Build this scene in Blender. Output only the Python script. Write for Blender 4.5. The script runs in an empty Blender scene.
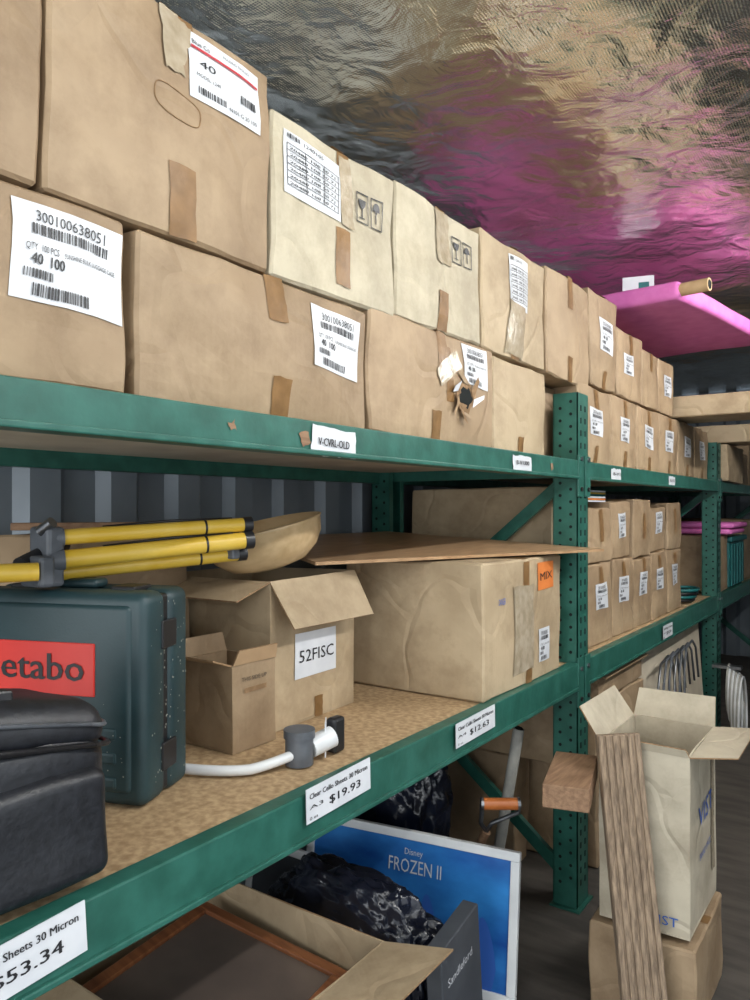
import bpy, bmesh, math, random
from mathutils import Vector, Matrix, noise
CZ=1.6
random.seed(5)
SC=bpy.context.scene
def lin(c):
    r=[]
    for x in c:
        x=x/255.0
        r.append(x/12.92 if x<=.04045 else ((x+.055)/1.055)**2.4)
    return (r[0],r[1],r[2],1)
# ---------------------------------------------------------------- materials
def mat(name,c1,c2=None,rough=.6,metal=0,scale=8,stretch=(1,1,1),bump=0,bscale=None,detail=4,flute=0,spec=.5,rnd=0,lo=.35,hi=.65,bdist=.004,coat=0):
    m=bpy.data.materials.new(name); m.use_nodes=True
    nt=m.node_tree; N=nt.nodes; L=nt.links
    p=N['Principled BSDF']; p.inputs['Roughness'].default_value=rough; p.inputs['Metallic'].default_value=metal
    p.inputs['Specular IOR Level'].default_value=spec
    if coat: p.inputs['Coat Weight'].default_value=coat; p.inputs['Coat Roughness'].default_value=.15
    c1=lin(c1); p.inputs['Base Color'].default_value=c1
    tc=N.new('ShaderNodeTexCoord')
    mp=N.new('ShaderNodeMapping'); mp.inputs['Scale'].default_value=stretch
    L.new(tc.outputs['Object'],mp.inputs['Vector'])
    if c2 is not None:
        n=N.new('ShaderNodeTexNoise'); n.inputs['Scale'].default_value=scale; n.inputs['Detail'].default_value=detail
        L.new(mp.outputs['Vector'],n.inputs['Vector'])
        r=N.new('ShaderNodeValToRGB'); r.color_ramp.elements[0].position=lo; r.color_ramp.elements[1].position=hi
        r.color_ramp.elements[0].color=c1; r.color_ramp.elements[1].color=lin(c2)
        L.new(n.outputs['Fac'],r.inputs['Fac'])
        out=r.outputs['Color']
        if rnd:
            oi=N.new('ShaderNodeObjectInfo'); h=N.new('ShaderNodeHueSaturation')
            mr=N.new('ShaderNodeMapRange'); mr.inputs['To Min'].default_value=1-rnd; mr.inputs['To Max'].default_value=1+rnd
            L.new(oi.outputs['Random'],mr.inputs['Value']); L.new(mr.outputs['Result'],h.inputs['Value'])
            L.new(out,h.inputs['Color']); out=h.outputs['Color']
        L.new(out,p.inputs['Base Color'])
    last=None
    if bump:
        n2=N.new('ShaderNodeTexNoise'); n2.inputs['Scale'].default_value=bscale or scale*2; n2.inputs['Detail'].default_value=4
        L.new(mp.outputs['Vector'],n2.inputs['Vector'])
        b=N.new('ShaderNodeBump'); b.inputs['Strength'].default_value=bump; b.inputs['Distance'].default_value=bdist
        L.new(n2.outputs['Fac'],b.inputs['Height']); last=b
    if flute:
        m2=N.new('ShaderNodeMapping'); m2.inputs['Scale'].default_value=(1,1,0)
        L.new(tc.outputs['Object'],m2.inputs['Vector'])
        w=N.new('ShaderNodeTexWave'); w.bands_direction='DIAGONAL'; w.inputs['Scale'].default_value=38; w.inputs['Distortion'].default_value=.6
        L.new(m2.outputs['Vector'],w.inputs['Vector'])
        b2=N.new('ShaderNodeBump'); b2.inputs['Strength'].default_value=flute; b2.inputs['Distance'].default_value=.001
        L.new(w.outputs['Fac'],b2.inputs['Height'])
        if last: L.new(last.outputs['Normal'],b2.inputs['Normal'])
        last=b2
        v=N.new('ShaderNodeTexVoronoi'); v.feature='DISTANCE_TO_EDGE'; v.inputs['Scale'].default_value=3.6
        n3=N.new('ShaderNodeTexNoise'); n3.inputs['Scale'].default_value=2.5
        mx=N.new('ShaderNodeMixRGB'); mx.inputs['Fac'].default_value=.35
        oi2=N.new('ShaderNodeObjectInfo'); ad=N.new('ShaderNodeVectorMath'); ad.operation='ADD'
        L.new(tc.outputs['Object'],ad.inputs[0]); L.new(oi2.outputs['Random'],ad.inputs[1])
        L.new(ad.outputs[0],n3.inputs['Vector']); L.new(ad.outputs[0],mx.inputs['Color1']); L.new(n3.outputs['Color'],mx.inputs['Color2'])
        L.new(mx.outputs['Color'],v.inputs['Vector'])
        mr=N.new('ShaderNodeMapRange'); mr.inputs['From Max'].default_value=.05
        L.new(v.outputs['Distance'],mr.inputs['Value'])
        b3=N.new('ShaderNodeBump'); b3.inputs['Strength'].default_value=.5; b3.inputs['Distance'].default_value=.005
        L.new(mr.outputs['Result'],b3.inputs['Height']); L.new(last.outputs['Normal'],b3.inputs['Normal']); last=b3
        # rubbed, soiled patches
        if c2 is not None:
            n4=N.new('ShaderNodeTexNoise'); n4.inputs['Scale'].default_value=4; n4.inputs['Detail'].default_value=9; n4.inputs['Roughness'].default_value=.7
            L.new(ad.outputs[0],n4.inputs['Vector'])
            r4=N.new('ShaderNodeValToRGB'); r4.color_ramp.elements[0].position=.36; r4.color_ramp.elements[1].position=.54
            r4.color_ramp.elements[0].color=(.72,.69,.66,1); r4.color_ramp.elements[1].color=(1,1,1,1)
            L.new(n4.outputs['Fac'],r4.inputs['Fac'])
            mu=N.new('ShaderNodeMixRGB'); mu.blend_type='MULTIPLY'; mu.inputs['Fac'].default_value=.85
            L.new(out,mu.inputs['Color1']); L.new(r4.outputs['Color'],mu.inputs['Color2']); L.new(mu.outputs['Color'],p.inputs['Base Color'])
    if last: L.new(last.outputs['Normal'],p.inputs['Normal'])
    return m
BROWN=mat('cardboard_brown',(150,127,100),(169,146,117),rough=.58,scale=5,bump=.7,bscale=9,flute=.1,rnd=.10,spec=.35)
TAN=mat('cardboard_tan',(170,150,121),(188,168,138),rough=.6,scale=5,bump=.5,bscale=9,flute=.1,rnd=.05,spec=.35)
CREAM=mat('cardboard_cream',(178,168,146),(196,186,162),rough=.6,scale=5,bump=.5,bscale=9,flute=.07,rnd=.03,spec=.35)
WHITECARD=mat('cardboard_white',(176,166,146),(194,184,163),rough=.6,scale=6,bump=.3,flute=.07)
INNER=mat('cardboard_inside',(164,134,100),(180,150,115),rough=.8,scale=8)
EDGE=mat('cardboard_edge',(126,98,68),(152,122,90),rough=.9,scale=60)
TAPE=mat('packing_tape',(118,88,54),(138,105,68),rough=.4,scale=20,bump=.4,bscale=30,spec=.25)
CLEAR=mat('clear_tape',(162,147,122),(184,170,148),rough=.2,scale=30,bump=.7,bscale=40,coat=.4)
PAPER=mat('label_paper',(206,209,214),(220,222,226),rough=.45,scale=10,bump=.4,bscale=14)
INK=mat('ink_black',(34,34,38),rough=.5)
REDINK=mat('ink_red',(180,50,60),rough=.5)
BLUEINK=mat('ink_blue',(50,96,180),rough=.5)
ORANGE=mat('label_orange',(212,118,56),(222,130,64),rough=.5)
GREEN=mat('rack_green_paint',(32,84,72),(46,102,90),rough=.38,scale=14,bump=.15,bscale=50,spec=.5)
HOLE=mat('hole_dark',(6,14,12),rough=.9)
CHIP=mat('chipboard_top',(154,126,92),(190,163,126),rough=.7,scale=60,detail=8,bump=.2,bscale=120)
CHIPU=mat('chipboard_underside',(196,184,162),(212,200,178),rough=.8,scale=6)
PLY=mat('plywood_face',(164,130,96),(186,152,116),rough=.35,scale=7,stretch=(6,1,1),bump=.1)
WOODL=mat('turned_wood',(188,158,116),(206,178,136),rough=.3,scale=6,stretch=(1,5,5))
WOODW=mat('weathered_timber',(112,95,78),(156,135,112),rough=.8,scale=9,stretch=(12,12,1),bump=.7,bscale=14,detail=8)
WOODB=mat('timber_brown',(124,94,70),(150,118,90),rough=.7,scale=9,stretch=(8,1,8),bump=.4)
WOODF=mat('frame_wood',(112,66,40),(140,88,54),rough=.35,scale=8,stretch=(1,6,1))
HANDLE=mat('varnished_handle',(170,92,44),(196,116,60),rough=.3,scale=12)
BLACKF=mat('bag_fabric',(20,22,27),(32,34,40),rough=.45,scale=60,bump=.4,bscale=120,bdist=.002)
BLACKS=mat('black_plastic_sheet',(12,14,22),(24,28,42),rough=.25,scale=6,bump=.6,bscale=7,bdist=.03)
CASE=mat('case_plastic',(28,50,54),(38,62,66),rough=.45,scale=6,bump=.3,bscale=200,bdist=.001)
DUST=mat('dust_specks',(150,150,140),rough=.9)
RED=mat('label_red',(206,48,40),(216,58,48),rough=.35)
BLKP=mat('black_plastic',(28,28,31),rough=.4)
GREYP=mat('grey_plastic',(76,80,86),(94,98,104),rough=.45,scale=20)
STEEL=mat('steel',(150,152,155),(120,122,126),rough=.3,metal=.9,scale=20)
PALEP=mat('weathered_grey_paint',(150,150,144),(170,168,160),rough=.6,scale=20)
YEL=mat('yellow_paint',(206,168,50),(216,182,76),rough=.35,scale=14)
WHITEP=mat('white_plastic',(210,212,214),(222,224,224),rough=.35,scale=10)
PINK=mat('pink_fabric',(222,112,188),(234,130,202),rough=.65,scale=12,bump=.3,bscale=20)
TUBE=mat('cardboard_tube',(194,160,118),(208,176,134),rough=.7,scale=20)
WALL=mat('container_paint',(112,121,129),(128,137,145),rough=.45,scale=3,bump=.1,metal=.15)
SHEET=mat('reflection_sheet_white',(226,226,218),(238,238,232),rough=.3,scale=5)  # only for the added white sheet mirrored in the ceiling
FLOORM=mat('container_floor_ply',(62,58,54),(84,78,72),rough=.7,scale=4,stretch=(1,4,1),bump=.3)
GROUND=mat('concrete',(170,168,162),(190,188,182),rough=.9,scale=3)
TEAL=mat('teal_plastic',(20,90,92),(26,104,104),rough=.5)
DARKB=mat('dark_blue_box',(24,34,60),(34,46,76),rough=.4)
GREYB=mat('dark_grey_board',(66,70,76),(80,84,90),rough=.5)
GLASSB=mat('picture_glass',(88,78,72),(104,92,84),rough=.15,scale=4)
def foil():
    m=bpy.data.materials.new('foil_insulation'); m.use_nodes=True
    nt=m.node_tree;N=nt.nodes;L=nt.links;p=N['Principled BSDF']
    p.inputs['Metallic'].default_value=.96
    tc=N.new('ShaderNodeTexCoord')
    n=N.new('ShaderNodeTexNoise'); n.inputs['Scale'].default_value=2.2; n.inputs['Detail'].default_value=5
    L.new(tc.outputs['Object'],n.inputs['Vector'])
    r=N.new('ShaderNodeValToRGB'); r.color_ramp.elements[0].position=.3; r.color_ramp.elements[1].position=.7
    r.color_ramp.elements[0].color=lin((240,236,222)); r.color_ramp.elements[1].color=lin((252,252,250))
    L.new(n.outputs['Fac'],r.inputs['Fac']); L.new(r.outputs['Color'],p.inputs['Base Color'])
    rr=N.new('ShaderNodeMapRange'); rr.inputs['From Min'].default_value=.35; rr.inputs['From Max'].default_value=.65
    rr.inputs['To Min'].default_value=.10; rr.inputs['To Max'].default_value=.20
    L.new(n.outputs['Fac'],rr.inputs['Value']); L.new(rr.outputs['Result'],p.inputs['Roughness'])
    ws=[]
    for d in ('X','Y'):
        w=N.new('ShaderNodeTexWave'); w.bands_direction=d; w.inputs['Scale'].default_value=40; w.inputs['Distortion'].default_value=.5; w.inputs['Detail'].default_value=1
        L.new(tc.outputs['Object'],w.inputs['Vector']); ws.append(w)
    ad=N.new('ShaderNodeMath'); ad.operation='ADD'; L.new(ws[0].outputs['Fac'],ad.inputs[0]); L.new(ws[1].outputs['Fac'],ad.inputs[1])
    b=N.new('ShaderNodeBump'); b.inputs['Strength'].default_value=.18; b.inputs['Distance'].default_value=.0012
    L.new(ad.outputs[0],b.inputs['Height'])
    n2=N.new('ShaderNodeTexNoise'); n2.inputs['Scale'].default_value=6; n2.inputs['Detail'].default_value=5; n2.inputs['Distortion'].default_value=1.2
    L.new(tc.outputs['Object'],n2.inputs['Vector'])
    b2=N.new('ShaderNodeBump'); b2.inputs['Strength'].default_value=.6; b2.inputs['Distance'].default_value=.024
    L.new(n2.outputs['Fac'],b2.inputs['Height']); L.new(b.outputs['Normal'],b2.inputs['Normal'])
    v=N.new('ShaderNodeTexVoronoi'); v.feature='F1'; v.inputs['Scale'].default_value=13
    L.new(tc.outputs['Object'],v.inputs['Vector'])
    b3=N.new('ShaderNodeBump'); b3.inputs['Strength'].default_value=.4; b3.inputs['Distance'].default_value=.008
    L.new(v.outputs['Distance'],b3.inputs['Height']); L.new(b2.outputs['Normal'],b3.inputs['Normal'])
    L.new(b3.outputs['Normal'],p.inputs['Normal'])
    return m
FOIL=foil()
POSTERM=mat('poster_blue_art',(14,60,140),(60,150,225),rough=.3,scale=3,stretch=(1,1,2),detail=6,lo=.3,hi=.75)
# ---------------------------------------------------------------- builder
_tc={}
def textmesh(s):
    if s in _tc: return _tc[s]
    cu=bpy.data.curves.new('t','FONT'); cu.body=s; cu.size=1; cu.resolution_u=2
    ob=bpy.data.objects.new('t',cu); SC.collection.objects.link(ob)
    dg=bpy.context.evaluated_depsgraph_get(); dg.update()
    me=bpy.data.meshes.new_from_object(ob.evaluated_get(dg))
    vs=[v.co.copy() for v in me.vertices]; fs=[list(p.vertices) for p in me.polygons]
    bpy.data.objects.remove(ob); bpy.data.curves.remove(cu); bpy.data.meshes.remove(me)
    xs=[v.x for v in vs] or [0,1]; w=max(xs)
    _tc[s]=(vs,fs,w); return _tc[s]
class B:
    def __init__(s,name): s.n=name; s.v=[]; s.f=[]; s.m=[]; s.s=[]; s.mats=[]
    def mi(s,m):
        if m not in s.mats: s.mats.append(m)
        return s.mats.index(m)
    def add(s,vs,fs,m,smooth=False,M=None):
        o=len(s.v); k=s.mi(m)
        for v in vs:
            v=Vector(v); s.v.append(M@v if M else v)
        for f in fs:
            s.f.append([i+o for i in f]); s.m.append(k); s.s.append(smooth)
    def bm(s,bm,m,smooth=False,M=None):
        bm.verts.ensure_lookup_table(); bm.verts.index_update()
        s.add([v.co.copy() for v in bm.verts],[[v.index for v in f.verts] for f in bm.faces],m,smooth,M); bm.free()
    def box(s,x0,x1,y0,y1,z0,z1,m,bev=0,seg=2,M=None,sub=0,smooth=False):
        bm=bmesh.new(); bmesh.ops.create_cube(bm,size=1)
        for v in bm.verts: v.co=Vector(((x0+x1)/2+v.co.x*(x1-x0),(y0+y1)/2+v.co.y*(y1-y0),(z0+z1)/2+v.co.z*(z1-z0)))
        if bev: bmesh.ops.bevel(bm,geom=list(bm.edges),offset=bev,segments=seg,affect='EDGES',profile=.5)
        if sub:
            es=[e for e in bm.edges if e.calc_length()>.06]
            bmesh.ops.subdivide_edges(bm,edges=es,cuts=sub,use_grid_fill=True)
        s.bm(bm,m,smooth,M)
    def cyl(s,p0,p1,r0,m,r1=None,seg=16,cap=True,smooth=True):
        r1=r0 if r1 is None else r1
        p0=Vector(p0);p1=Vector(p1);d=(p1-p0).normalized()
        a=d.orthogonal().normalized(); b=d.cross(a)
        vs=[];fs=[]
        for i in range(seg):
            t=2*math.pi*i/seg; o=a*math.cos(t)+b*math.sin(t)
            vs.append(p0+o*r0); vs.append(p1+o*r1)
        for i in range(seg):
            j=(i+1)%seg; fs.append([2*i,2*j,2*j+1,2*i+1])
        s.add(vs,fs,m,smooth)
        if cap:
            s.add([vs[2*i] for i in range(seg)],[list(range(seg))],m)
            s.add([vs[2*i+1] for i in range(seg)],[list(range(seg))],m)
    def tube(s,pts,r,m,seg=12):
        pts=[Vector(p) for p in pts]; vs=[];fs=[]; up=None
        for i,p in enumerate(pts):
            d=(pts[min(i+1,len(pts)-1)]-pts[max(i-1,0)]).normalized()
            if up is None: up=d.orthogonal().normalized()
            up=(up-d*up.dot(d)).normalized(); b=d.cross(up)
            for k in range(seg):
                t=2*math.pi*k/seg; vs.append(p+(up*math.cos(t)+b*math.sin(t))*r)
        for i in range(len(pts)-1):
            for k in range(seg):
                j=(k+1)%seg; fs.append([i*seg+k,i*seg+j,(i+1)*seg+j,(i+1)*seg+k])
        fs.append(list(range(seg))); fs.append([(len(pts)-1)*seg+k for k in range(seg)])
        s.add(vs,fs,m,True)
    def revolve(s,prof,m,seg=40,M=None):
        vs=[];fs=[];n=len(prof)
        for k in range(seg):
            t=2*math.pi*k/seg
            for r,z in prof: vs.append((r*math.cos(t),r*math.sin(t),z))
        for k in range(seg):
            j=(k+1)%seg
            for i in range(n-1): fs.append([k*n+i,j*n+i,j*n+i+1,k*n+i+1])
        s.add(vs,fs,m,True,M)
    def slab(s,q,th,m,m2=None):
        q=[Vector(p) for p in q]; n=(q[1]-q[0]).cross(q[3]-q[0]).normalized()*th
        r=[p+n for p in q]
        s.add(q,[[3,2,1,0]],m); s.add(r,[[0,1,2,3]],m2 or m)
        for i in range(4):
            j=(i+1)%4; s.add([q[i],q[j],r[j],r[i]],[[0,1,2,3]],EDGE if m in (BROWN,TAN,CREAM,WHITECARD,INNER) else m)
    def quad(s,o,R,U,w,h,m,off=.001,n=(1,1),ang=0,wob=0):
        R=Vector(R);U=Vector(U); Nn=R.cross(U)
        if ang:
            c,si=math.cos(ang),math.sin(ang); R,U=R*c+U*si,U*c-R*si
        o=Vector(o)+Nn*off; vs=[];fs=[]
        for j in range(n[1]+1):
            for i in range(n[0]+1):
                ww=random.uniform(-wob,wob)
                vs.append(o+R*(w*i/n[0])+U*(h*j/n[1]+ww)+R*random.uniform(-wob,wob))
        for j in range(n[1]):
            for i in range(n[0]):
                a=j*(n[0]+1)+i; fs.append([a,a+1,a+n[0]+2,a+n[0]+1])
        s.add(vs,fs,m)
    def text(s,t,o,R,U,size,m,off=.003,ang=0,width=None,bold=0):
        vs,fs,w=textmesh(t)
        R=Vector(R);U=Vector(U);Nn=R.cross(U)
        if ang:
            c,si=math.cos(ang),math.sin(ang); R,U=R*c+U*si,U*c-R*si
        sx=size if width is None else width/w
        for k in range(2 if bold else 1):
            o2=Vector(o)+Nn*(off+k*.0002)+R*(bold*k)
            s.add([o2+R*(v.x*sx)+U*(v.y*size) for v in vs],fs,m)
    def warp(s,amp,freq,seed,bulge=0,c=None,ext=None):
        for i,v in enumerate(s.v):
            d=noise.noise_vector(v*freq+Vector((seed*3.1,seed*1.7,seed)))*amp
            if bulge and c:
                q=Vector(((v.x-c[0])/ext[0],(v.y-c[1])/ext[1],(v.z-c[2])/ext[2]))*2
                cl=lambda a:max(-1,min(1,a))
                fx=(1-cl(q.y)**2)*(1-cl(q.z)**2)
                fy=(1-cl(q.x)**2)*(1-cl(q.z)**2)
                d+=Vector((bulge*fx*q.x,bulge*fy*q.y,0))
            s.v[i]=v+d
    def done(s,parent=None):
        lo=Vector((min(v.x for v in s.v),min(v.y for v in s.v),min(v.z for v in s.v)))
        hi=Vector((max(v.x for v in s.v),max(v.y for v in s.v),max(v.z for v in s.v)))
        c=Vector(((lo.x+hi.x)/2,(lo.y+hi.y)/2,lo.z))
        me=bpy.data.meshes.new(s.n); me.from_pydata([tuple(v-c) for v in s.v],[],s.f)
        for m in s.mats: me.materials.append(m)
        me.polygons.foreach_set('material_index',s.m); me.polygons.foreach_set('use_smooth',s.s)
        me.update()
        ob=bpy.data.objects.new(s.n,me); ob.location=c+Vector((0,0,CZ))
        SC.collection.objects.link(ob)
        return ob
FR={'+X':((0,1,0),(0,0,1)),'-Y':((1,0,0),(0,0,1))}
def barcode(b,o,R,U,w,h,off=.003,ang=0):
    R=Vector(R);U=Vector(U);c,si=math.cos(ang),math.sin(ang); R2=R*c+U*si
    x=0
    while x<w:
        t=random.choice((.0015,.002,.003,.004))
        b.quad(Vector(o)+R2*x,R,U,min(t,w-x+.001),h,INK,off,ang=ang); x+=t+random.choice((.0015,.002,.003))
def dec(b,face,org,d):
    kind=d[0]; R,U=FR[face]; R=Vector(R);U=Vector(U)
    o=org+R*d[1]+U*d[2]; w,h=d[3],d[4]; ang=d[5] if len(d)>5 else 0; t=d[6] if len(d)>6 else ''
    c,si=math.cos(ang),math.sin(ang); R2,U2=R*c+U*si,U*c-R*si
    P=lambda x,y:o+R2*(x*w)+U2*(y*h)
    if kind=='tape': b.quad(o,R,U,w,h,TAPE,.002,(3,5),ang,.0016)
    elif kind=='clear': b.quad(o,R,U,w,h,CLEAR,.0035,(4,5),ang,.004)
    elif kind=='torn':
        n=18
        rr=[random.uniform(.7,1.15) for _ in range(n)]
        N2=R.cross(U)
        for sc,mm,of in ((1.35,EDGE,.003),(.9,HOLE,.0045)):
            b.add([P(.5+.42*sc*rr[i]*math.cos(2*math.pi*i/n),.5+.42*sc*rr[(i*3)%n]*math.sin(2*math.pi*i/n))+N2*of for i in range(n)],[list(range(n))],mm)
        for k in range(9):
            a=2*math.pi*k/9+random.uniform(-.5,.5); e0=random.uniform(.35,.5); e1=random.uniform(.6,.95)
            p=P(.5+e0*math.cos(a),.5+e0*math.sin(a))+N2*.006
            q=P(.5+e1*math.cos(a+.4),.5+e1*math.sin(a+.4))+N2*random.uniform(.006,.02); s2=(R*-math.sin(a)+U*math.cos(a))*w*random.uniform(.10,.26)
            b.add([p-s2,p+s2*.6,q+s2*.5,q-s2*.3],[[0,1,2,3]],[INNER,EDGE,BROWN,PAPER,BROWN][k%5])
    elif kind=='hole':
        pts=[]
        for k in range(28):
            a=2*math.pi*k/28; pts.append(P(.5,.5)+R2*(w/2*math.copysign(abs(math.cos(a))**.6,math.cos(a)))+U2*(h/2*math.copysign(abs(math.sin(a))**.6,math.sin(a)))+Vector((.001,0,0)))
        pts.append(pts[0]); b.tube(pts,.0012,EDGE,5)
    elif kind=='umb':
        for q in (0,.55):
            x0=q; 
            for (xa,ya,wa,ha) in ((x0,0,.42,.04),(x0,.96,.42,.04),(x0,0,.03,1),(x0+.42,0,.03,1)): b.quad(P(xa,ya),R,U,w*wa,h*ha,INK,.003,ang=ang)
            b.quad(P(x0+.20,.2),R,U,w*.04,h*.45,INK,.003,ang=ang)
            n=10; vs=[P(x0+.22+.14*math.cos(math.pi*i/n),.6+.28*math.sin(math.pi*i/n)*(1 if q else -1)+(0 if q else .2))+R.cross(U)*.003 for i in range(n+1)]
            b.add(vs,[list(range(n+1))],INK)
            if not q: b.quad(P(x0+.12,.18),R,U,w*.2,h*.04,INK,.003,ang=ang)
    elif kind=='orange': b.quad(o,R,U,w,h,ORANGE,.003,(2,2),ang); b.text(t,P(.1,.35),R,U,h*.4,INK,.0045,ang,width=w*.8)
    elif kind=='text': b.text(t,P(0,0),R,U,h,d[7] if len(d)>7 else INK,.003,ang,width=w)
    elif kind=='label':
        b.quad(o,R,U,w,h,PAPER,.0025,(4,4),ang)
        b.text(t or '300100638051',P(.18,.80),R,U,h*.17,INK,.004,ang,width=w*.64)
        barcode(b,P(.15,.66),R,U,w*.7,h*.11,.004,ang)
        b.text('QTY  100 PCS',P(.1,.5),R,U,h*.10,INK,.004,ang,width=w*.3)
        b.text('40  100',P(.15,.36),R,U,h*.16,INK,.0042,ang,width=w*.3,bold=.001)
        b.text('SUNSHINE BULK LUGGAGE CASE',P(.45,.5),R,U,h*.07,INK,.004,ang,width=w*.48)
        barcode(b,P(.1,.22),R,U,w*.25,h*.09,.004,ang)
        barcode(b,P(.18,.05),R,U,w*.5,h*.12,.004,ang)
    elif kind=='plabel':
        b.quad(o,R,U,w,h,PAPER,.0025,(4,4),ang)
        b.text('Blue Co',P(.05,.82),R,U,h*.10,INK,.004,ang,width=w*.22)
        b.quad(P(.03,.74),R,U,w*.94,h*.045,REDINK,.0055,(6,1),ang=ang)
        b.text(t or '40',P(.12,.5),R,U,h*.16,INK,.004,ang,width=w*.2)
        b.text('FOLDING TROLLEY',P(.45,.88),R,U,h*.06,INK,.004,ang,width=w*.4)
        b.text('MODEL 1240',P(.08,.34),R,U,h*.07,INK,.004,ang,width=w*.3)
        barcode(b,P(.1,.1),R,U,w*.35,h*.1,.004,ang); barcode(b,P(.68,.3),R,U,w*.24,h*.14,.004,ang)
        b.text('N101 G 20 100',P(.5,.08),R,U,h*.09,INK,.004,ang,width=w*.42)
    elif kind=='tlabel':
        b.quad(o,R,U,w,h,PAPER,.0025,(4,4),ang)
        b.text(t or '1240105',P(.3,.88),R,U,h*.09,INK,.004,ang,width=w*.35)
        for k in range(7): b.quad(P(.04,.12+k*.11),R,U,w*.92,h*.010,INK,.0042,(6,1),ang=ang)
        for k in (0,.3,.62,.9): b.quad(P(.04+k,.12),R,U,w*.010,h*.66,INK,.0042,(1,6),ang=ang)
        for k in range(6):
            b.text('20480 108 50 71',P(.08,.15+k*.11),R,U,h*.06,INK,.004,ang,width=w*.8,bold=.0005)
        barcode(b,P(.05,.88),R,U,w*.2,h*.08,.004,ang)
def carton(x0,x1,y0,y1,z0,z1,m,decs=(),seed=None,amp=.010,bulge=.008,name='cardboard_carton',ydecs=(),rot=0):
    seed=random.random()*50 if seed is None else seed
    b=B(name)
    b.box(x0,x1,y0,y1,z0,z1,m,bev=.006,seg=1,sub=9)
    b.box(x0+.01,x1-.01,(y0+y1)/2-.002,(y0+y1)/2+.002,z1-.001,z1+.0015,EDGE)
    b.quad((x0,(y0+y1)/2-.025,z1),(1,0,0),(0,1,0),x1-x0,.05,TAPE,.002,(6,1))
    for d in decs: dec(b,'+X',Vector((x1,y0,z0)),d)
    for d in ydecs: dec(b,'-Y',Vector((x0,y0,z0)),d)
    b.warp(amp,5,seed,bulge,((x0+x1)/2,(y0+y1)/2,(z0+z1)/2),(x1-x0,y1-y0,z1-z0))
    b.warp(amp*.3,15,seed+3)
    for i,v in enumerate(b.v):
        if v.z<z0+.002: b.v[i].z=z0+.0005
    if rot:
        M=Matrix.Translation(Vector((x1,y0,0)))@Matrix.Rotation(rot,4,'Z')@Matrix.Translation(Vector((-x1,-y0,0)))
        b.v=[M@v for v in b.v]
    return b.done()
def open_carton(x0,x1,y0,y1,z0,z1,m,flaps,name='open_carton',decs=(),ydecs=(),rot=0,fill=None,fn=None,amp=.005):
    b=B(name); t=.005
    b.box(x0,x1,y0,y1,z0,z0+t,m)
    b.box(x0,x0+t,y0,y1,z0+t,z1,m,sub=6); b.box(x1-t,x1,y0,y1,z0+t,z1,m,sub=6)
    b.box(x0+t,x1-t,y0,y0+t,z0+t,z1,m,sub=6); b.box(x0+t,x1-t,y1-t,y1,z0+t,z1,m,sub=6)
    H={'+X':(Vector((x1,y0,z1)),Vector((x1,y1,z1)),Vector((1,0,0))),
       '-X':(Vector((x0,y1,z1)),Vector((x0,y0,z1)),Vector((-1,0,0))),
       '+Y':(Vector((x1,y1,z1)),Vector((x0,y1,z1)),Vector((0,1,0))),
       '-Y':(Vector((x0,y0,z1)),Vector((x1,y0,z1)),Vector((0,-1,0)))}
    for k,(ln,a) in flaps.items():
        p,q,o=H[k]; a=math.radians(a); d=Vector((0,0,math.cos(a)))+o*math.sin(a)
        e=(q-p).normalized()*.008
        b.slab([p,q,q+d*ln-e,p+d*ln+e],.004,m,INNER if m is not WHITECARD else WHITECARD)
    for d in decs: dec(b,'+X',Vector((x1,y0,z0)),d)
    for d in ydecs: dec(b,'-Y',Vector((x0,y0,z0)),d)
    if fn: fn(b)
    b.warp(amp,5,random.random()*40)
    if rot:
        M=Matrix.Translation(Vector((x1,y0,0)))@Matrix.Rotation(rot,4,'Z')@Matrix.Translation(Vector((-x1,-y0,0)))
        b.v=[M@v for v in b.v]
    return b.done()
# ---------------------------------------------------------------- room
XL,XR,YN,YF,ZF,ZC=-2.12,.80,-2.4,8.9,-1.6,1.27
b=B('floor'); b.box(XL-.04,XR+.04,YN,YF+.04,ZF-.05,ZF,FLOORM); b.done()
b=B('ground_outside'); b.box(-9,9,-14,YN-.01,ZF-.15,ZF-.1,GROUND); b.box(XR+.05,9,YN,YF,ZF-.15,ZF-.1,GROUND); b.done()
def corr(name,fx,a0,a1,z0,z1,flip=False,axis='Y',M=WALL):
    b=B(name); per=.28; pr=[(0,0),(.10,0),(.135,-.036),(.245,-.036),(.28,0)]
    pts=[];a=a0
    while a<a1:
        for p,q in pr[:-1]: pts.append((min(a+p,a1),q))
        a+=per
    pts.append((a1,0)); vs=[];fs=[]
    for (p,q) in pts:
        for z in (z0,z1):
            d=q*(-1 if flip else 1)
            vs.append((fx+d,p,z) if axis=='Y' else (p,fx+d,z))
    for i in range(len(pts)-1): fs.append([2*i,2*i+2,2*i+3,2*i+1])
    b.add(vs,fs,M); return b.done()
corr('wall_left',XL,YN,YF,ZF,ZC+.03)
corr('wall_right',XR,2.3,YF,ZF,ZC+.03,flip=True)   # wall left out before this, a made-up gap to let fill light in
b=B('trim_1'); b.box(XR-.02,XR+.06,2.22,2.30,ZF,ZC,WALL,bev=.01); b.done()
corr('wall_end',YF,XL,XR,ZF,ZC+.03,flip=True,axis='X')
b=B('ceiling'); nx,ny=90,330; vs=[];fs=[]
for j in range(ny+1):
    for i in range(nx+1):
        x=XL-.03+(XR-XL+.06)*i/nx; y=YN+(YF-YN)*j/ny
        z=ZC+.02*noise.noise(Vector((x*1.3,y*2.2,3)))+.012*noise.noise(Vector((x*5,y*4,9)))+.003*noise.noise(Vector((x*13,y*11,2)))+.008*math.sin(y*5.2)
        vs.append((x,y,z))
for j in range(ny):
    for i in range(nx):
        a=j*(nx+1)+i; fs.append([a,a+nx+1,a+nx+2,a+1])
b.add(vs,fs,FOIL,True); b.done()
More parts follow.
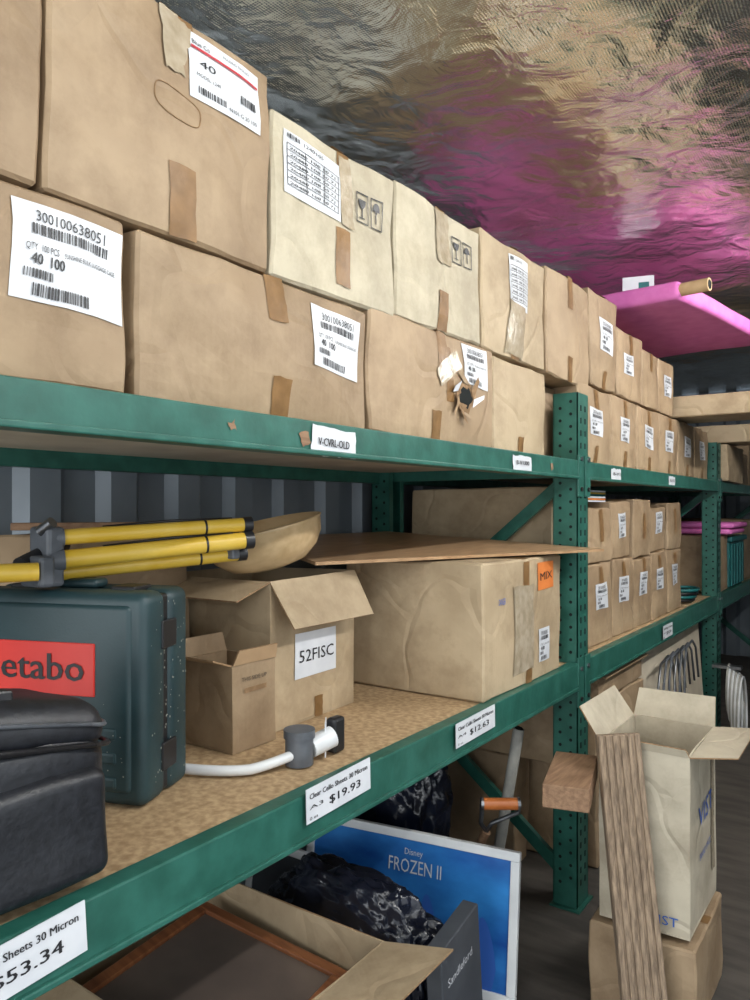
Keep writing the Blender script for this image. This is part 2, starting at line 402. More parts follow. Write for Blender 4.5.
# ---------------------------------------------------------------- rack
b=B('pallet_rack')
FY=[.13,2.90,5.67,8.44]; XF=-1.05; XB=-2.05
def post(x0,x1,y0,y1):
    t=.004
    b.box(x0,x1,y0,y0+t,ZF,.46,GREEN); b.box(x0,x1,y1-t,y1,ZF,.46,GREEN)
    xf=x1 if x1>-1.5 else x0
    b.box(xf-(t if x1>-1.5 else 0),xf+(0 if x1>-1.5 else t),y0,y1,ZF,.46,GREEN)
    xo=x0 if x1>-1.5 else x1
    for ya,yb in ((y0,y0+.03),(y1-.03,y1)): b.box(xo-.002,xo+.002,ya,yb,ZF,.46,GREEN)
    b.box(x0-.01,x1+.015,y0-.02,y1+.02,ZF,ZF+.008,GREEN)
    z=ZF+.1
    while z<.44:
        for q in (.28,.72):
            xx=x0+(x1-x0)*q
            b.cyl((xx,y0-.0012,z+(.0 if q<.5 else .025)),(xx,y0+.003,z+(.0 if q<.5 else .025)),.0065,HOLE,seg=10)
        if x1>-1.5:
            for q in (.3,.7):
                yy=y0+(y1-y0)*q
                b.box(x1-.002,x1+.0012,yy-.006,yy+.006,z-.012,z+.012,HOLE,bev=.003)
        z+=.05
def brace(xa,za,xb,zb,y):
    p=Vector((xa,y,za));q=Vector((xb,y,zb)); d=(q-p).normalized(); n=Vector((-d.z,0,d.x))*.022
    b.slab([p-n,q-n,q+n,p+n],-.004,GREEN)
    b.slab([p+n,q+n,q+n+Vector((0,.025,0)),p+n+Vector((0,.025,0))],.004,GREEN)
    for r in (p+d*.02,q-d*.02): b.cyl(r+Vector((0,-.012,0)),r+Vector((0,.03,0)),.008,STEEL,seg=8)
for y in FY:
    post(-1.15,-1.05,y,y+.12); post(-2.05,-1.95,y,y+.12)
    brace(-1.12,.12,-1.99,-.61,y+.05); brace(-1.99,-.80,-1.12,-1.50,y+.05); brace(-1.12,.15,-1.99,.15,y+.05)
    brace(-1.12,-.66,-1.99,-.70,y+.05)
for i in range(3):
    ya,yb=FY[i]+.12,FY[i+1]
    for zt,hh in ((.19,.075),(-.615,.105)):
        b.box(XF-.04,XF+.004,ya,yb,zt-hh,zt,GREEN,bev=.004)
        b.box(XF-.004,XF+.012,ya,yb,zt-hh,zt-hh+.012,GREEN,bev=.003)
        b.box(XB,XB+.045,ya,yb,zt-hh,zt,GREEN,bev=.004)
        for x in (XF,):
            for yy in (ya-.05,yb-.01):
                b.box(x-.0,x+.008,yy,yy+.06,zt-hh-.07,zt+.02,GREEN,bev=.002)
                for k in (0,1): b.cyl((x+.006,yy+.03,zt-hh-.04+k*.12),(x+.014,yy+.03,zt-hh-.04+k*.12),.009,STEEL if k else HOLE,seg=8)
        b.box(XB+.045,XF-.04,ya,yb,zt-.022,zt-.004,CHIP)
        b.box(XB+.045,XF-.04,ya,yb,zt-.025,zt-.0215,CHIPU)
for (y,z,r) in ((1.02,.155,.008),(1.235,.145,.014),(2.62,.15,.012)):
    b.quad((XF+.005,y-r,z-r),(0,1,0),(0,0,1),2*r,2*r,WOODB,.001,(3,3),.3,.003)
b.done()
def ticket(y,z,w,h,l1,l2,l3,ang,name='price_ticket'):
    b=B(name); o=Vector((XF+.014,y,z)); R=(0,1,0);U=(0,0,1)
    b.quad(o,R,U,w,h,PAPER,.001,(5,2),ang); b.quad(o,R,U,w,h,PAPER,-.0005,(1,1),ang)
    c,si=math.cos(ang),math.sin(ang); P=lambda x,y2:o+Vector((0,x*c-y2*si,x*si+y2*c))
    b.text(l1,P(w*.04,h*.68),R,U,h*.22,INK,.002,ang,width=w*.9,bold=.0006)
    b.text(l2,P(w*.04,h*.38),R,U,h*.16,INK,.002,ang,width=w*.2)
    b.text(l3,P(w*.32,h*.26),R,U,h*.34,INK,.002,ang,width=w*.5,bold=.001)
    b.text('0 ea',P(w*.04,h*.08),R,U,h*.14,INK,.002,ang,width=w*.12)
    return b.done()
ticket(.475,-.700,.225,.08,'Clear Cello Sheets 30 Micron','Pk 0 5','$53.34',.06)
ticket(1.225,-.675,.235,.075,'Clear Cello Sheets 30 Micron','A3','$19.93',.03)
ticket(1.88,-.685,.25,.07,'Clear Cello Sheets 30 Micron','A4','$12.63',.02)
ticket(4.15,-.70,.2,.07,'Cello Bags 30 Micron','A5','$9.20',.0)
def sticker(y,z,w,h,t,ang=0):
    b=B('beam_label'); b.quad((XF+.006,y,z),(0,1,0),(0,0,1),w,h,PAPER,.001,(8,4),ang,.003)
    b.text(t,(XF+.006,y+.02,z+.02),(0,1,0),(0,0,1),h*.4,INK,.004,ang,width=w*.7,bold=.001); b.done()
sticker(1.25,.118,.16,.062,'V-CVRL-OLD',-.03); sticker(2.28,.125,.15,.05,'B-V1300',0); sticker(3.3,.125,.14,.05,'B-V1',0); sticker(4.3,.125,.14,.05,'B-V2',0)
# ---------------------------------------------------------------- top shelf cartons
Z0=.191
X=-1.10
carton(-1.72,X,.22,.815,Z0,.494,BROWN,[('label',.385,.125,.20,.155,-.02)])
carton(-1.72,X,.835,1.532,Z0,.492,BROWN,[('tape',.33,.20,.06,.10,.06),('tape',.335,.0,.06,.09,-.04),('label',.47,.13,.185,.145,-.04)],bulge=.014)
carton(-1.72,X,1.545,2.24,Z0,.512,BROWN,[('tape',.33,.21,.055,.11),('tape',.30,.0,.055,.09),('label',.48,.19,.17,.12,0),('clear',.34,.16,.14,.06,.5),('tape',.38,.12,.04,.16,.1),('torn',.43,.10,.11,.09)],bulge=.012)
carton(-1.72,X,2.255,2.69,Z0,.505,TAN,[('tape',.19,.0,.05,.06)])
carton(-1.85,-1.19,2.70,3.03,Z0,.50,BROWN)
carton(-1.75,X,.12,.662,.50,.90,BROWN,[('tape',.25,.0,.055,.1)])
carton(-1.75,X,.672,1.178,.50,.922,BROWN,[('hole',.20,.225,.10,.05,-.12),('tape',.235,.0,.06,.13,.03),('clear',.225,.30,.045,.12,.05),('clear',.24,.33,.03,.09,-.3),('plabel',.28,.275,.185,.13,-.03),('tape',.24,.40,.06,.02)],bulge=.012)
carton(-1.75,X,1.188,1.655,.498,.862,CREAM,[('tlabel',.03,.19,.20,.14,-.03),('tape',.215,.03,.055,.14,.02),('tape',.225,.25,.05,.11,0),('clear',.235,.18,.05,.17,.03),('umb',.30,.215,.115,.075,-.01)],bulge=.008)
carton(-1.75,X,1.668,2.155,.514,.872,CREAM,[('tape',.215,.0,.06,.12,.02),('tape',.215,.25,.05,.108,0),('clear',.21,.2,.08,.15,.05),('umb',.30,.225,.13,.075,-.01)],bulge=.008)
carton(-1.75,X,2.168,2.678,.515,.905,TAN,[('tlabel',.19,.18,.15,.18,-.02),('clear',.17,.02,.13,.18,-.1),('tape',.22,.0,.055,.09)])
carton(-1.75,X,2.70,3.17,.508,.925,BROWN,[('tape',.21,.3,.05,.12),('tape',.21,.0,.05,.1)])
carton(-1.75,X,3.19,3.56,.535,.955,BROWN,[('label',.10,.17,.18,.15,-.03),('tape',.16,.0,.05,.08)])
carton(-1.75,X,3.575,3.98,.535,.862,BROWN,[('tape',.18,.22,.05,.1),('label',.08,.12,.16,.1)])
carton(-1.75,X,3.99,4.30,.535,.83,BROWN,[('tape',.14,.2,.05,.09)])
carton(-1.75,X,4.31,4.62,.535,.83,BROWN,[('label',.1,.1,.14,.12)])
carton(-1.95,-1.34,3.75,4.58,.872,.962,BROWN,name='flat_pack_carton',bulge=0,amp=.002)
ys=[3.04,3.47,3.90,4.33,4.76,5.19,5.62]
for i in range(6):
    carton(-1.72,X,ys[i],ys[i+1]-.01,Z0,.528,BROWN,[('tape',.19,.22,.05,.11),('tape',.19,0,.05,.08),('label',.12,.13,.16,.12,random.uniform(-.05,.05))])
carton(-1.9,-.55,4.70,5.10,.540,.664,TAN,name='long_flat_carton',bulge=.002,amp=.004)
carton(-1.9,-.62,5.90,6.30,.472,.60,TAN,name='long_flat_carton',bulge=.002,amp=.004)
carton(-1.8,-1.02,5.86,6.5,Z0,.46,TAN,bulge=.003); carton(-1.8,-1.1,6.5,7.3,Z0,.46,BROWN); carton(-1.8,-1.1,7.32,8.2,Z0,.6,BROWN)
carton(-1.8,-1.08,5.84,6.2,-.613,-.205,BROWN)
b=B('teal_storage_crate'); b.box(-1.8,-1.07,6.25,6.9,-.613,-.25,TEAL,bev=.02); b.box(-1.82,-1.05,6.23,6.92,-.26,-.22,TEAL,bev=.01)
for k in range(5): b.box(-1.072,-1.06,6.3+k*.12,6.34+k*.12,-.6,-.28,TEAL,bev=.004)
b.done()
carton(-1.8,-1.1,6.95,7.7,-.613,-.1,BROWN)
b=B('pink_fabric_stack')
for k in range(2): b.box(-1.75,-1.02+.02*(k%2),6.0,6.6,-.195+k*.045,-.155+k*.045,PINK,bev=.018,seg=3,smooth=True)
b.done()
# hidden white and pink sheets, added on the cartons for the foil to mirror
def cloth(name,x0,x1,y0,y1,z,m,amp,sd,th=.004):
    b=B(name); nx,ny=30,60
    for off in (0,th):
        vs=[];fs=[]
        for j in range(ny+1):
            for i in range(nx+1):
                x=x0+(x1-x0)*i/nx; y=y0+(y1-y0)*j/ny
                q=Vector((x*5,y*5,sd)); e=abs(noise.noise(q))*amp+abs(noise.noise(q*2.3+Vector((4,1,0))))*amp*.6
                vs.append((x+.02*noise.noise(Vector((y*4,sd,1))),y+.02*noise.noise(Vector((x*4,sd,7))),z+off+e))
        for j in range(ny):
            for i in range(nx):
                a=j*(nx+1)+i; fs.append([a,a+1,a+nx+2,a+nx+1])
        b.add(vs,fs,m,True)
    b.done()
cloth('added_reflection_sheet',-1.76,-1.27,1.22,2.14,.884,SHEET,.03,2)  # hidden from the camera, added for silver highlights in the foil
cloth('added_pink_reflection_cloth',-1.76,-1.34,2.82,3.54,.968,PINK,.03,6,.03)  # hidden from the camera, added to spread pink reflection across the foil
# ---------------------------------------------------------------- pink bolt
b=B('pink_fabric_bolt')
b.box(-2.02,-.84,3.64,5.0,.975,1.060,PINK,bev=.026,seg=4,sub=14,smooth=True)
b.warp(.008,3,4)
b.cyl((-1.3,3.68,1.015),(-.715,3.68,1.015),.030,TUBE,seg=20); b.cyl((-.718,3.68,1.015),(-.714,3.68,1.015),.022,HOLE,seg=20)
b.cyl((-1.95,3.68,1.015),(-.88,3.68,1.015),.043,PINK,seg=20)
M=Matrix.Translation(Vector((-.84,3.64,0)))@Matrix.Rotation(math.radians(-9),4,'Z')@Matrix.Translation(Vector((.84,-3.64,0)))
b.v=[M@v for v in b.v]
b.done()
b=B('swing_tag'); b.slab([(-1.12,3.72,1.062),(-.98,3.76,1.062),(-.98,3.76,1.130),(-1.12,3.72,1.130)],.002,PAPER)
b.quad((-1.10,3.726,1.09),(.96,.27,0),(0,0,1),.05,.03,ORANGE,.002); b.quad((-1.05,3.74,1.07),(.96,.27,0),(0,0,1),.05,.03,TEAL,.002); b.done()
# ---------------------------------------------------------------- bay 2 mid shelf
S=-.617
carton(-1.93,-1.22,3.06,3.20,S,.09,TAN,name='flat_pack_carton',bulge=.003)
ys=[3.22,3.56,3.90,4.24,4.58,4.92]
for i in range(5):
    h=random.uniform(.35,.37)
    carton(-1.62,-1.12,ys[i],ys[i+1]-.012,S,S+h,BROWN,[('label',.09,.16,.14,.12,0),('tape',.14,.26,.05,.09)])
    carton(-1.60,-1.12-.01*(i%2),ys[i]+.005,ys[i+1]-.02,S+h+.004,S+h+.25+.03*(i%3),BROWN,[('label',.09,.1,.13,.12,0)] if i%2 else [('tape',.14,.1,.05,.14)])
b=B('paper_ream_stack')
for k in range(6): b.box(-1.55,-1.14,3.28,3.52,k*.009,.007+k*.009,[PAPER,ORANGE,PAPER,TEAL,YEL,PAPER][k])
b.v=[v+Vector((0,0,.028)) for v in b.v]; b.done()
b=B('cable_coil')
for k in range(4):
    pts=[(-1.2+.09*math.cos(t*.3)+.01*k,5.2+.13*math.sin(t*.3),S+.02+.022*k) for t in range(22)]; b.tube(pts,.011,TEAL if k%2 else BLKP,8)
b.done()
# ---------------------------------------------------------------- mid shelf bay 1
carton(-1.62,-1.075,2.13,2.78,S,-.178,TAN,[('tape',.30,.25,.05,.18),('tape',.32,0,.05,.12),('clear',.22,.05,.16,.3),('orange',.42,.32,.15,.10,0,'MIX'),('text',.1,.3,.05,.03,0,'DANGER',BLUEINK),('label',.43,.06,.1,.12)],bulge=.004,amp=.005)
b=B('plywood_sheet')
b.slab([(-1.42,1.72,-.170),(-.94,2.885,-.168),(-1.94,2.885,-.118),(-1.96,1.99,-.118)],.010,PLY); b.done()
open_carton(-1.84,-1.41,1.515,1.92,S,-.20,TAN,{'+X':(.15,148),'-Y':(.13,108),'-X':(.12,120)},rot=.04,
   decs=[('tape',.2,0,.04,.06),('tape',.2,.35,.04,.06)],
   fn=lambda b:(b.quad((-1.41,1.62,-.49),(0,1,0),(0,0,1),.2,.13,PAPER,.003,(3,3)),b.text('52FISC',(-1.41,1.635,-.445),(0,1,0),(0,0,1),.05,INK,.005,width=.17)))
open_carton(-1.545,-1.365,1.33,1.485,S,-.395,BROWN,{'+X':(.04,20),'-Y':(.06,70),'-X':(.05,10)},name='small_open_carton',
   fn=lambda b:(b.quad((-1.365,1.37,-.47),(0,1,0),(0,0,1),.08,.012,EDGE,.003),b.text('THIS SIDE UP',(-1.365,1.36,-.44),(0,1,0),(0,0,1),.014,INK,.004,width=.09)))
b=B('wooden_bowl')
prof=[(0,0),(.06,.001),(.11,.014),(.148,.045),(.168,.08),(.174,.118),(.178,.124),(.168,.126),(.160,.085),(.14,.055),(.10,.026),(.05,.013),(0,.012)]
M=Matrix.Translation((-1.49,1.60,-.172))@Matrix.Rotation(math.radians(-12),4,Vector((-.574,.819,0)))@Matrix.Rotation(math.radians(6),4,Vector((.819,.574,0)))
b.revolve(prof,WOODL,M=M); b.done()
# tool case
b=B('power_tool_case')
M=Matrix.Translation((-1.262,.985,0))@Matrix.Rotation(math.radians(21.3),4,'Z')
b.box(-.44,0,0,.092,S,-.175,CASE,bev=.024,seg=4,M=M,smooth=True)
b.box(-.44,0,.098,.19,S,-.175,CASE,bev=.024,seg=4,M=M,smooth=True)
b.box(-.43,-.008,.08,.11,S+.01,-.185,BLKP,M=M,bev=.006)
b.box(-.42,-.03,-.008,.02,S+.03,-.20,CASE,bev=.012,seg=3,M=M,smooth=True)
for k in range(3): b.box(-.37,-.06,-.012,.01,S+.04+k*.05,S+.065+k*.05,CASE,bev=.006,M=M)
b.box(-.41,-.11,-.0115,.0,-.390,-.280,RED,bev=.002,M=M)
vs,fs,w=textmesh('metabo'); 
for dx in (0,.0012,.0024): b.add([(-.405+dx+v.x*.27/w,-.0135-dx*.1,-.358+v.y*.080) for v in vs],fs,BLKP,M=M)
for xx in (-.34,-.09): b.box(xx-.03,xx+.03,.06,.13,-.18,-.168,BLKP,bev=.004,M=M)
b.box(-.26,-.16,.07,.12,-.176,-.155,CASE,bev=.009,seg=3,M=M,smooth=True)
b.box(-.003,.004,.065,.125,-.30,-.24,BLKP,bev=.003,M=M); b.box(-.003,.004,.065,.125,-.56,-.50,BLKP,bev=.003,M=M)
for k in range(70):
    yy=random.uniform(.02,.17); zz=random.uniform(S+.03,-.2); r=random.uniform(.001,.0028)
    b.box(.0,.0008,yy,yy+r,zz,zz+r*1.5,DUST,M=M)
for k in range(40):
    xx=random.uniform(-.37,-.03); zz=random.uniform(S+.03,-.40); r=random.uniform(.001,.0025)
    b.box(xx,xx+r,-.0130,-.012,zz,zz+r,DUST,M=M)
b.done()
# shoulder bag
b=B('padded_equipment_bag')
b.box(-1.34,-1.085,.28,.80,S,-.335,BLACKF,bev=.07,seg=6,sub=5,smooth=True)
b.box(-1.33,-1.09,.29,.79,-.39,-.295,BLACKF,bev=.045,seg=5,sub=3,smooth=True)
b.box(-1.12,-1.066,.33,.765,S+.02,-.42,BLACKF,bev=.025,seg=5,sub=4,smooth=True)
def ring(x0,x1,y0,y1,z,r,m,c=.05):
    pts=[]
    for cx,cy,a0 in ((x1-c,y1-c,0),(x0+c,y1-c,90),(x0+c,y0+c,180),(x1-c,y0+c,270)):
        for k in range(6):
            a=math.radians(a0+k*18); pts.append((cx+c*math.cos(a),cy+c*math.sin(a),z))
    pts.append(pts[0]); b.tube(pts,r,m,8)
ring(-1.337,-1.083,.285,.797,-.372,.006,BLKP); ring(-1.333,-1.087,.288,.793,-.332,.004,GREYP)
hp=[(-1.16,.36+.26*k/14,-.292+.045*math.sin(math.pi*k/14)) for k in range(15)]
b.tube(hp,.013,BLKP,10)
for yy in (.36,.62): b.box(-1.185,-1.135,yy-.02,yy+.02,-.303,-.28,BLKP,bev=.004)
for i,v in enumerate(b.v):
    if v.z>-.45: v.z+=(.62-v.y)*.20*min(1,(v.z+.45)/.1)
b.warp(.010,7,2); 
for i,v in enumerate(b.v):
    if v.z<S+.003: b.v[i].z=S+.003
b.done()
# tripod
b=B('folded_yellow_tripod')
A=Vector((-1.50,.93,0)); E=Vector((-1.32,1.33,0)); side=Vector((.9,-.42,0))
legs=[(-.064,-.040,.012,.017),(-.112,-.078,.02,.020),(-.144,-.112,-.03,.018)]
for i,(za,ze,sd,r) in enumerate(legs):
    p=A+side*sd+Vector((0,0,za)); q=E+side*sd+Vector((0,0,ze)); d=(q-p).normalized()
    b.cyl(p,q,r,YEL,seg=20); b.cyl(q-d*.012,q+d*.010,r+.002,BLKP); b.cyl(p-d*.01,p+d*.02,r+.003,GREYP)
    b.cyl(p+d*.33,p+d*.335,r+.001,BLKP); b.tube([p+d*.1+Vector((0,0,r)),p+d*.25+Vector((0,0,r+.004)),p+d*.4+Vector((0,0,r))],.003,BLKP,6)
p=E+Vector((-.03,-.02,-.09)); b.box(p.x-.02,p.x+.02,p.y-.012,p.y+.012,-.125,-.03,GREYP,bev=.004)
b.box(-1.545,-1.47,.90,.94,-.168,-.04,GREYP,bev=.008); 
b.box(-1.52,-1.44,.865,.90,-.165,-.10,GREYP,bev=.008)
b.cyl((-1.49,.85,-.12),(-1.54,.98,-.08),.018,BLKP); b.cyl((-1.44,.86,-.13),(-1.55,.62,-.13),.019,YEL)
b.cyl((-1.50,.90,-.05),(-1.47,.91,-.03),.012,STEEL)
b.done()
b=B('timber_batten'); b.box(-.25,.10,-.02,.02,0,.02,WOODB,bev=.002,M=Matrix.Translation((-1.82,1.30,-.060))@Matrix.Rotation(1.0,4,'Z')); 
b.done()
carton(-1.98,-1.70,1.05,1.48,S,-.068,BROWN)
# white pipe with clamp
b=B('hose_with_pipe_clamp')
pts=[]
for k in range(16):
    t=k/15; pts.append((-1.42+.24*t+.05*math.sin(t*math.pi),1.15+.22*t-.03*math.sin(t*math.pi),S+.014+.018*max(0,t-.6)/.4))
b.tube(pts,.012,WHITEP)
c0=Vector((-1.185,1.375,S+.036))
b.cyl(c0+Vector((0,0,-.034)),c0+Vector((0,0,.045)),.034,GREYP,seg=20); b.cyl(c0+Vector((0,0,.03)),c0+Vector((0,0,.05)),.038,GREYP,seg=20)
b.cyl(c0+Vector((.01,.03,.0)),c0+Vector((.03,.09,.015)),.026,WHITEP,seg=16)
b.slab([c0+Vector((.03,.06,-.03)),c0+Vector((.0,.10,-.03)),c0+Vector((.0,.10,.055)),c0+Vector((.03,.06,.055))],.003,PAPER)
b.box(c0.x+.0,c0.x+.03,c0.y+.10,c0.y+.145,S+.002,S+.09,BLKP,bev=.008)
b.done()
# ---------------------------------------------------------------- below shelf bay 1
def frames(b):
    for (o,ang,w,h) in (((-1.18,1.15,-1.30),8,.52,.50),((-1.20,1.13,-1.38),5,.5,.48)):
        M=Matrix.Translation(o)@Matrix.Rotation(math.radians(ang),4,'Y')@Matrix.Rotation(.12,4,'Z')
        for bx in ((-w,0,0,.035),(-w,0,h-.035,h),(-w,-w+.035,.035,h-.035),(-.035,0,.035,h-.035)):
            b.box(bx[0],bx[1],bx[2],bx[3],0,.022,WOODF,bev=.004,M=M)
        b.box(-w+.03,-.03,.03,h-.03,.004,.010,GLASSB,M=M)
open_carton(-1.85,-1.13,1.08,1.66,ZF,-1.16,TAN,{'+X':(.22,75),'+Y':(.15,150),'-Y':(.2,95),'-X':(.2,100)},name='open_carton_of_frames',fn=frames)
open_carton(-1.75,-1.12,.28,.86,ZF,-1.2,TAN,{'+X':(.2,95),'+Y':(.1,60)},fn=lambda b:b.box(-1.7,-1.2,.4,.80,ZF+.02,-1.28,DARKB,bev=.03))
# poster
b=B('framed_movie_poster')
R=Vector((-1.01+1.76,2.28-2.16,0)).normalized(); U=Vector((.0,.14,1)).normalized(); U=(U-R*U.dot(R)).normalized(); Nn=R.cross(U)
L=Matrix((( R.x,-Nn.x,U.x,-1.80),(R.y,-Nn.y,U.y,2.10),(R.z,-Nn.z,U.z,ZF),(0,0,0,1)))
W,H=.80,.475
fw=.03
b.box(0,W,-.012,.012,H-fw,H,WHITEP,M=L,bev=.003); b.box(0,W,-.012,.012,0,fw,WHITEP,M=L,bev=.003)
b.box(0,fw,-.012,.012,fw,H-fw,WHITEP,M=L,bev=.003); b.box(W-fw,W,-.012,.012,fw,H-fw,WHITEP,M=L,bev=.003)
b.box(fw,W-fw,-.004,.008,fw,H-fw,POSTERM,M=L)
def ptxt(t,x,z,w,h,m):
    vs,fs,tw=textmesh(t); b.add([(x+v.x*w/tw,-.006,z+v.y*h) for v in vs],fs,m,M=L)
ptxt('FROZEN II',.33,.335,.2,.065,PAPER); ptxt('Disney',.39,.395,.07,.03,PAPER)
for k in range(6):
    cx=.18+k*.10; n=24; hh=[.16,.20,.13,.18,.12,.15][k]
    b.add([(cx+(.022+.03*(1-math.sin(math.pi*i/n)))*(1 if i<n/2 else 1)*math.cos(2*math.pi*i/n),-.0055-k*.0001,.10+hh*math.sin(2*math.pi*i/n)) for i in range(n)],[list(range(n))],[DARKB,TEAL,DARKB,BLUEINK,DARKB,BLUEINK][k],M=L)
b.done()
b=B('white_framed_board')
L2=Matrix.Translation((-2.0,1.99,ZF))@Matrix.Rotation(-.16,4,'X')
for bx in ((0,.62,.35,.38),(0,.62,0,.03)): b.box(bx[0],bx[1],-.01,.01,bx[2],bx[3],WHITEP,M=L2,bev=.003)
for bx in ((0,.03),(.59,.62)): b.box(bx[0],bx[1],-.01,.01,.03,.35,WHITEP,M=L2,bev=.003)
b.box(.03,.59,-.004,.006,.03,.35,GREYB,M=L2); b.done()
def lump(name,cx,cy,cz,rx,ry,rz,sd,m=BLACKS):
    b=B(name); bm=bmesh.new(); bmesh.ops.create_icosphere(bm,subdivisions=6,radius=1)
    for v in bm.verts:
        p=v.co.copy(); q=p*2.2+Vector(sd)
        n=1+.20*noise.noise(p*1.6+Vector(sd))-.16*abs(noise.noise(q+noise.noise_vector(q)*.6))+.05*noise.noise(p*10)-.05*abs(noise.noise(p*7))
        pw=lambda a:math.copysign(abs(a)**.8,a)
        v.co=Vector((cx+pw(p.x)*rx*n,cy+pw(p.y)*ry*n,max(ZF,cz+pw(p.z)*rz*n)))
    b.bm(bm,m,True); b.done()
lump('black_plastic_bundle',-1.39,1.86,-1.38,.34,.13,.27,(3,1,7))
b=B('dark_grey_slim_box')
M=Matrix.Translation((-1.015,1.80,-1.6))@Matrix.Rotation(math.radians(6),4,'X')@Matrix.Rotation(.06,4,'Z')
b.box(-.05,.0,0,.25,.03,.40,GREYB,bev=.004,M=M); 
vs,fs,w=textmesh('Sandleford'); b.add([M@Vector((.001,.03+v.x*.16/w,.28+v.y*.035)) for v in vs],fs,PAPER); b.done()
# spade with D handle
b=B('garden_spade')
top=Vector((-1.17,2.45,-1.055)); base=Vector((-1.32,2.47,ZF+.25))
R=Vector((.82,.57,0))
b.cyl(top-R*.065,top+R*.065,.021,HANDLE,seg=20); b.cyl(top-R*.07,top-R*.06,.023,STEEL); b.cyl(top+R*.06,top+R*.07,.023,STEEL)
y=top+(base-top).normalized()*.13
b.tube([top-R*.066,top-R*.066+Vector((0,0,-.03)),y-R*.02+Vector((0,0,.03)),y],.008,STEEL); b.tube([top+R*.066,top+R*.066+Vector((0,0,-.03)),y+R*.02+Vector((0,0,.03)),y],.008,STEEL)
b.cyl(y,base,.016,WOODB); d=(base-y).normalized()
b.slab([base-R*.09,base+R*.09,base+R*.08+Vector((0,0,-.22)),base-R*.08+Vector((0,0,-.22))],.004,STEEL); b.done()
b=B('pipe_length'); b.cyl((-1.22,2.72,-.86),(-1.34,2.70,ZF),.022,PALEP); b.cyl((-1.22,2.72,-.86),(-1.219,2.72,-.857),.017,HOLE); b.done()
lump('dark_tarp_pile',-1.70,2.52,-1.22,.27,.16,.40,(9,1,2))
# ---------------------------------------------------------------- below shelf bay 2
carton(-1.85,-1.40,3.08,3.22,ZF,-1.1,BROWN); carton(-1.80,-1.16,3.06,3.22,-1.094,-.78,BROWN)
carton(-1.6,-1.10,3.28,4.0,ZF,-.88,BROWN)
open_carton(-1.45,-1.10,3.30,3.98,-.866,-.74,BROWN,{'-Y':(.08,40),'+X':(.04,110)},name='shallow_open_carton')
b=B('chipboard_offcut_sheet'); b.slab([(-1.13,4.08,ZF),(-1.10,5.5,ZF),(-1.16,5.5,-.73),(-1.19,4.08,-.73)],.014,CHIPU); b.done()
b=B('plywood_offcut_sheet'); b.slab([(-1.20,4.3,ZF),(-1.20,5.45,ZF),(-1.26,5.45,-.78),(-1.26,4.3,-.78)],.014,PLY); b.done()
carton(-1.9,-1.4,4.6,5.5,ZF,-.9,BROWN)
b=B('bent_steel_rod_bundle')
for k in range(6):
    y0=4.12+k*.12
    b.tube([(-1.055,y0,ZF),(-1.06,y0+.03,-1.2),(-1.07,y0+.06,-.98),(-1.08,y0+.16,-.86),(-1.085,y0+.34,-.84),(-1.09,y0+.46,-.9),(-1.08,y0+.5,-1.1)],.007,[STEEL,GREYP,GREYP][k%3],8)
b.done()
b=B('hanging_cable_loops')
for k in range(8):
    r=.11+.013*k; cz=-1.22-.03*k
    pts=[(-.95+.012*k,5.52+r*.8*math.cos(t/24*2*math.pi),cz+r*1.5*math.sin(t/24*2*math.pi)) for t in range(25)]
    b.tube(pts,.007,WHITEP if k%2 else PALEP,8)
b.box(-1.05,-.87,5.48,5.55,-1.08,-1.06,STEEL); b.done()
# ---------------------------------------------------------------- aisle pieces
carton(-.82,-.50,2.36,2.78,ZF,-1.315,BROWN,bulge=.003)
open_carton(-.79,-.517,2.38,2.76,-1.30,-.745,WHITECARD,{'-X':(.12,35),'+X':(.13,82),'+Y':(.10,25),'-Y':(.03,30)},name='printed_open_carton',
  decs=[('text',.10,.31,.22,.09,0,'VIST',BLUEINK),('text',.11,.20,.18,.03,0,'BRAND SINCE',BLUEINK),('clear',.30,.1,.04,.4,0)],ydecs=[('text',.15,.03,.09,.04,0,'VIST',BLUEINK)])
b=B('weathered_grooved_board')
t=Vector((-.705,2.30,-.69)); q=Vector((-.575,2.19,ZF)); ax=(t-q).normalized(); Rr=Vector((.819,.574,0)); Rr=(Rr-ax*Rr.dot(ax)).normalized(); Bk=ax.cross(Rr)
if Bk.y<0: Bk=-Bk
ln=(t-q).length; M=Matrix(((Rr.x,Bk.x,ax.x,q.x),(Rr.y,Bk.y,ax.y,q.y),(Rr.z,Bk.z,ax.z,q.z),(0,0,0,1)))
b.box(-.065,.065,.0,.026,0,ln,WOODW,M=M)
for k in range(6): b.box(-.064+k*.0222,-.064+k*.0222+.015,-.006,.001,0,ln-.002,WOODW,bev=.002,M=M)
b.done()
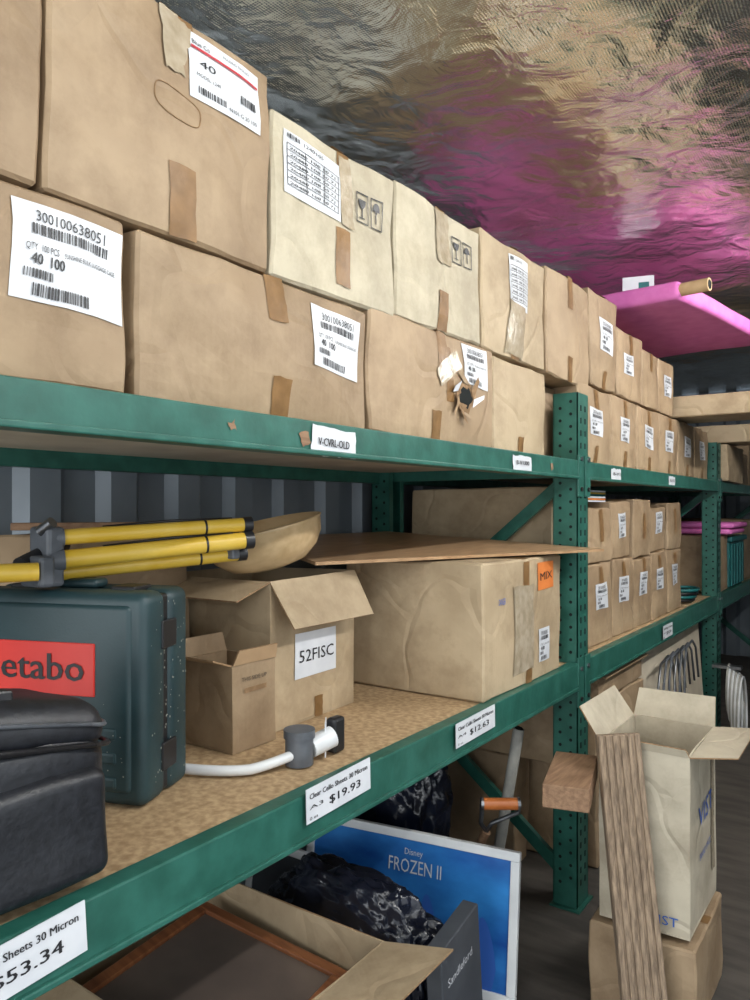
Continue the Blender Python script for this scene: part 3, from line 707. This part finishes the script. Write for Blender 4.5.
b=B('timber_offcut'); M=Matrix.Translation((-.84,2.11,-.885))@Matrix.Rotation(.25,4,'Z')
b.box(-.03,.105,0,.32,0,.07,WOODB,bev=.003,M=M); b.done()
# ---------------------------------------------------------------- light
w=bpy.data.worlds.new('World'); SC.world=w; w.use_nodes=True
bg=w.node_tree.nodes['Background']; bg.inputs['Color'].default_value=(.84,.92,1,1); bg.inputs['Strength'].default_value=1.1
def area(name,loc,rot,sx,sy,e,col):
    l=bpy.data.lights.new(name,'AREA'); l.shape='RECTANGLE'; l.size=sx; l.size_y=sy; l.energy=e; l.color=col
    o=bpy.data.objects.new(name,l); o.location=loc; o.rotation_euler=rot; SC.collection.objects.link(o); return o
area('doorway_daylight',(-.6,-2.35,1.55),(math.radians(90),0,0),2.6,2.5,116,(.95,.98,1))
area('side_fill_light',(1.6,-.1,1.3),(math.radians(90),0,math.radians(90)),4.2,2.2,22,(.94,.98,1))  # added fill from the right, out of view, brightens the carton fronts
def fill_strip(x,y,z,ln,e,nm):  # made-up lamp and housing out of view, lights tops that the foil reflects
    b=B('added_fill_fixture'); b.box(x+.02,x+.07,y-ln/2-.03,y+ln/2+.03,z-.05,z+.05,WHITEP,bev=.006)
    for s in (-1,1): b.box(x-.02,x+.03,y+s*(ln/2+.01)-.012,y+s*(ln/2+.01)+.012,z-.02,z+.02,WHITEP,bev=.003)
    b.done()
    o=area(nm,(x-.01,y,z+CZ),(math.radians(83),0,math.radians(90)),ln,.06,e,(1,.995,.98))
fill_strip(.66,3.9,1.16,1.6,46,'fill_light_far')  # added to light the top of the pink bolt
fill_strip(.66,1.5,1.19,1.4,27,'fill_light_near')  # added to light the near carton tops and white sheet
# ---------------------------------------------------------------- camera
cd=bpy.data.cameras.new('Camera'); cam=bpy.data.objects.new('Camera',cd); SC.collection.objects.link(cam)
cd.lens=36*.751; cd.sensor_width=36; cd.shift_y=.008; cd.clip_start=.02
cam.location=(0,0,CZ); cam.rotation_euler=(math.radians(90),0,math.radians(35)); SC.camera=cam
SC.view_settings.view_transform='Standard'
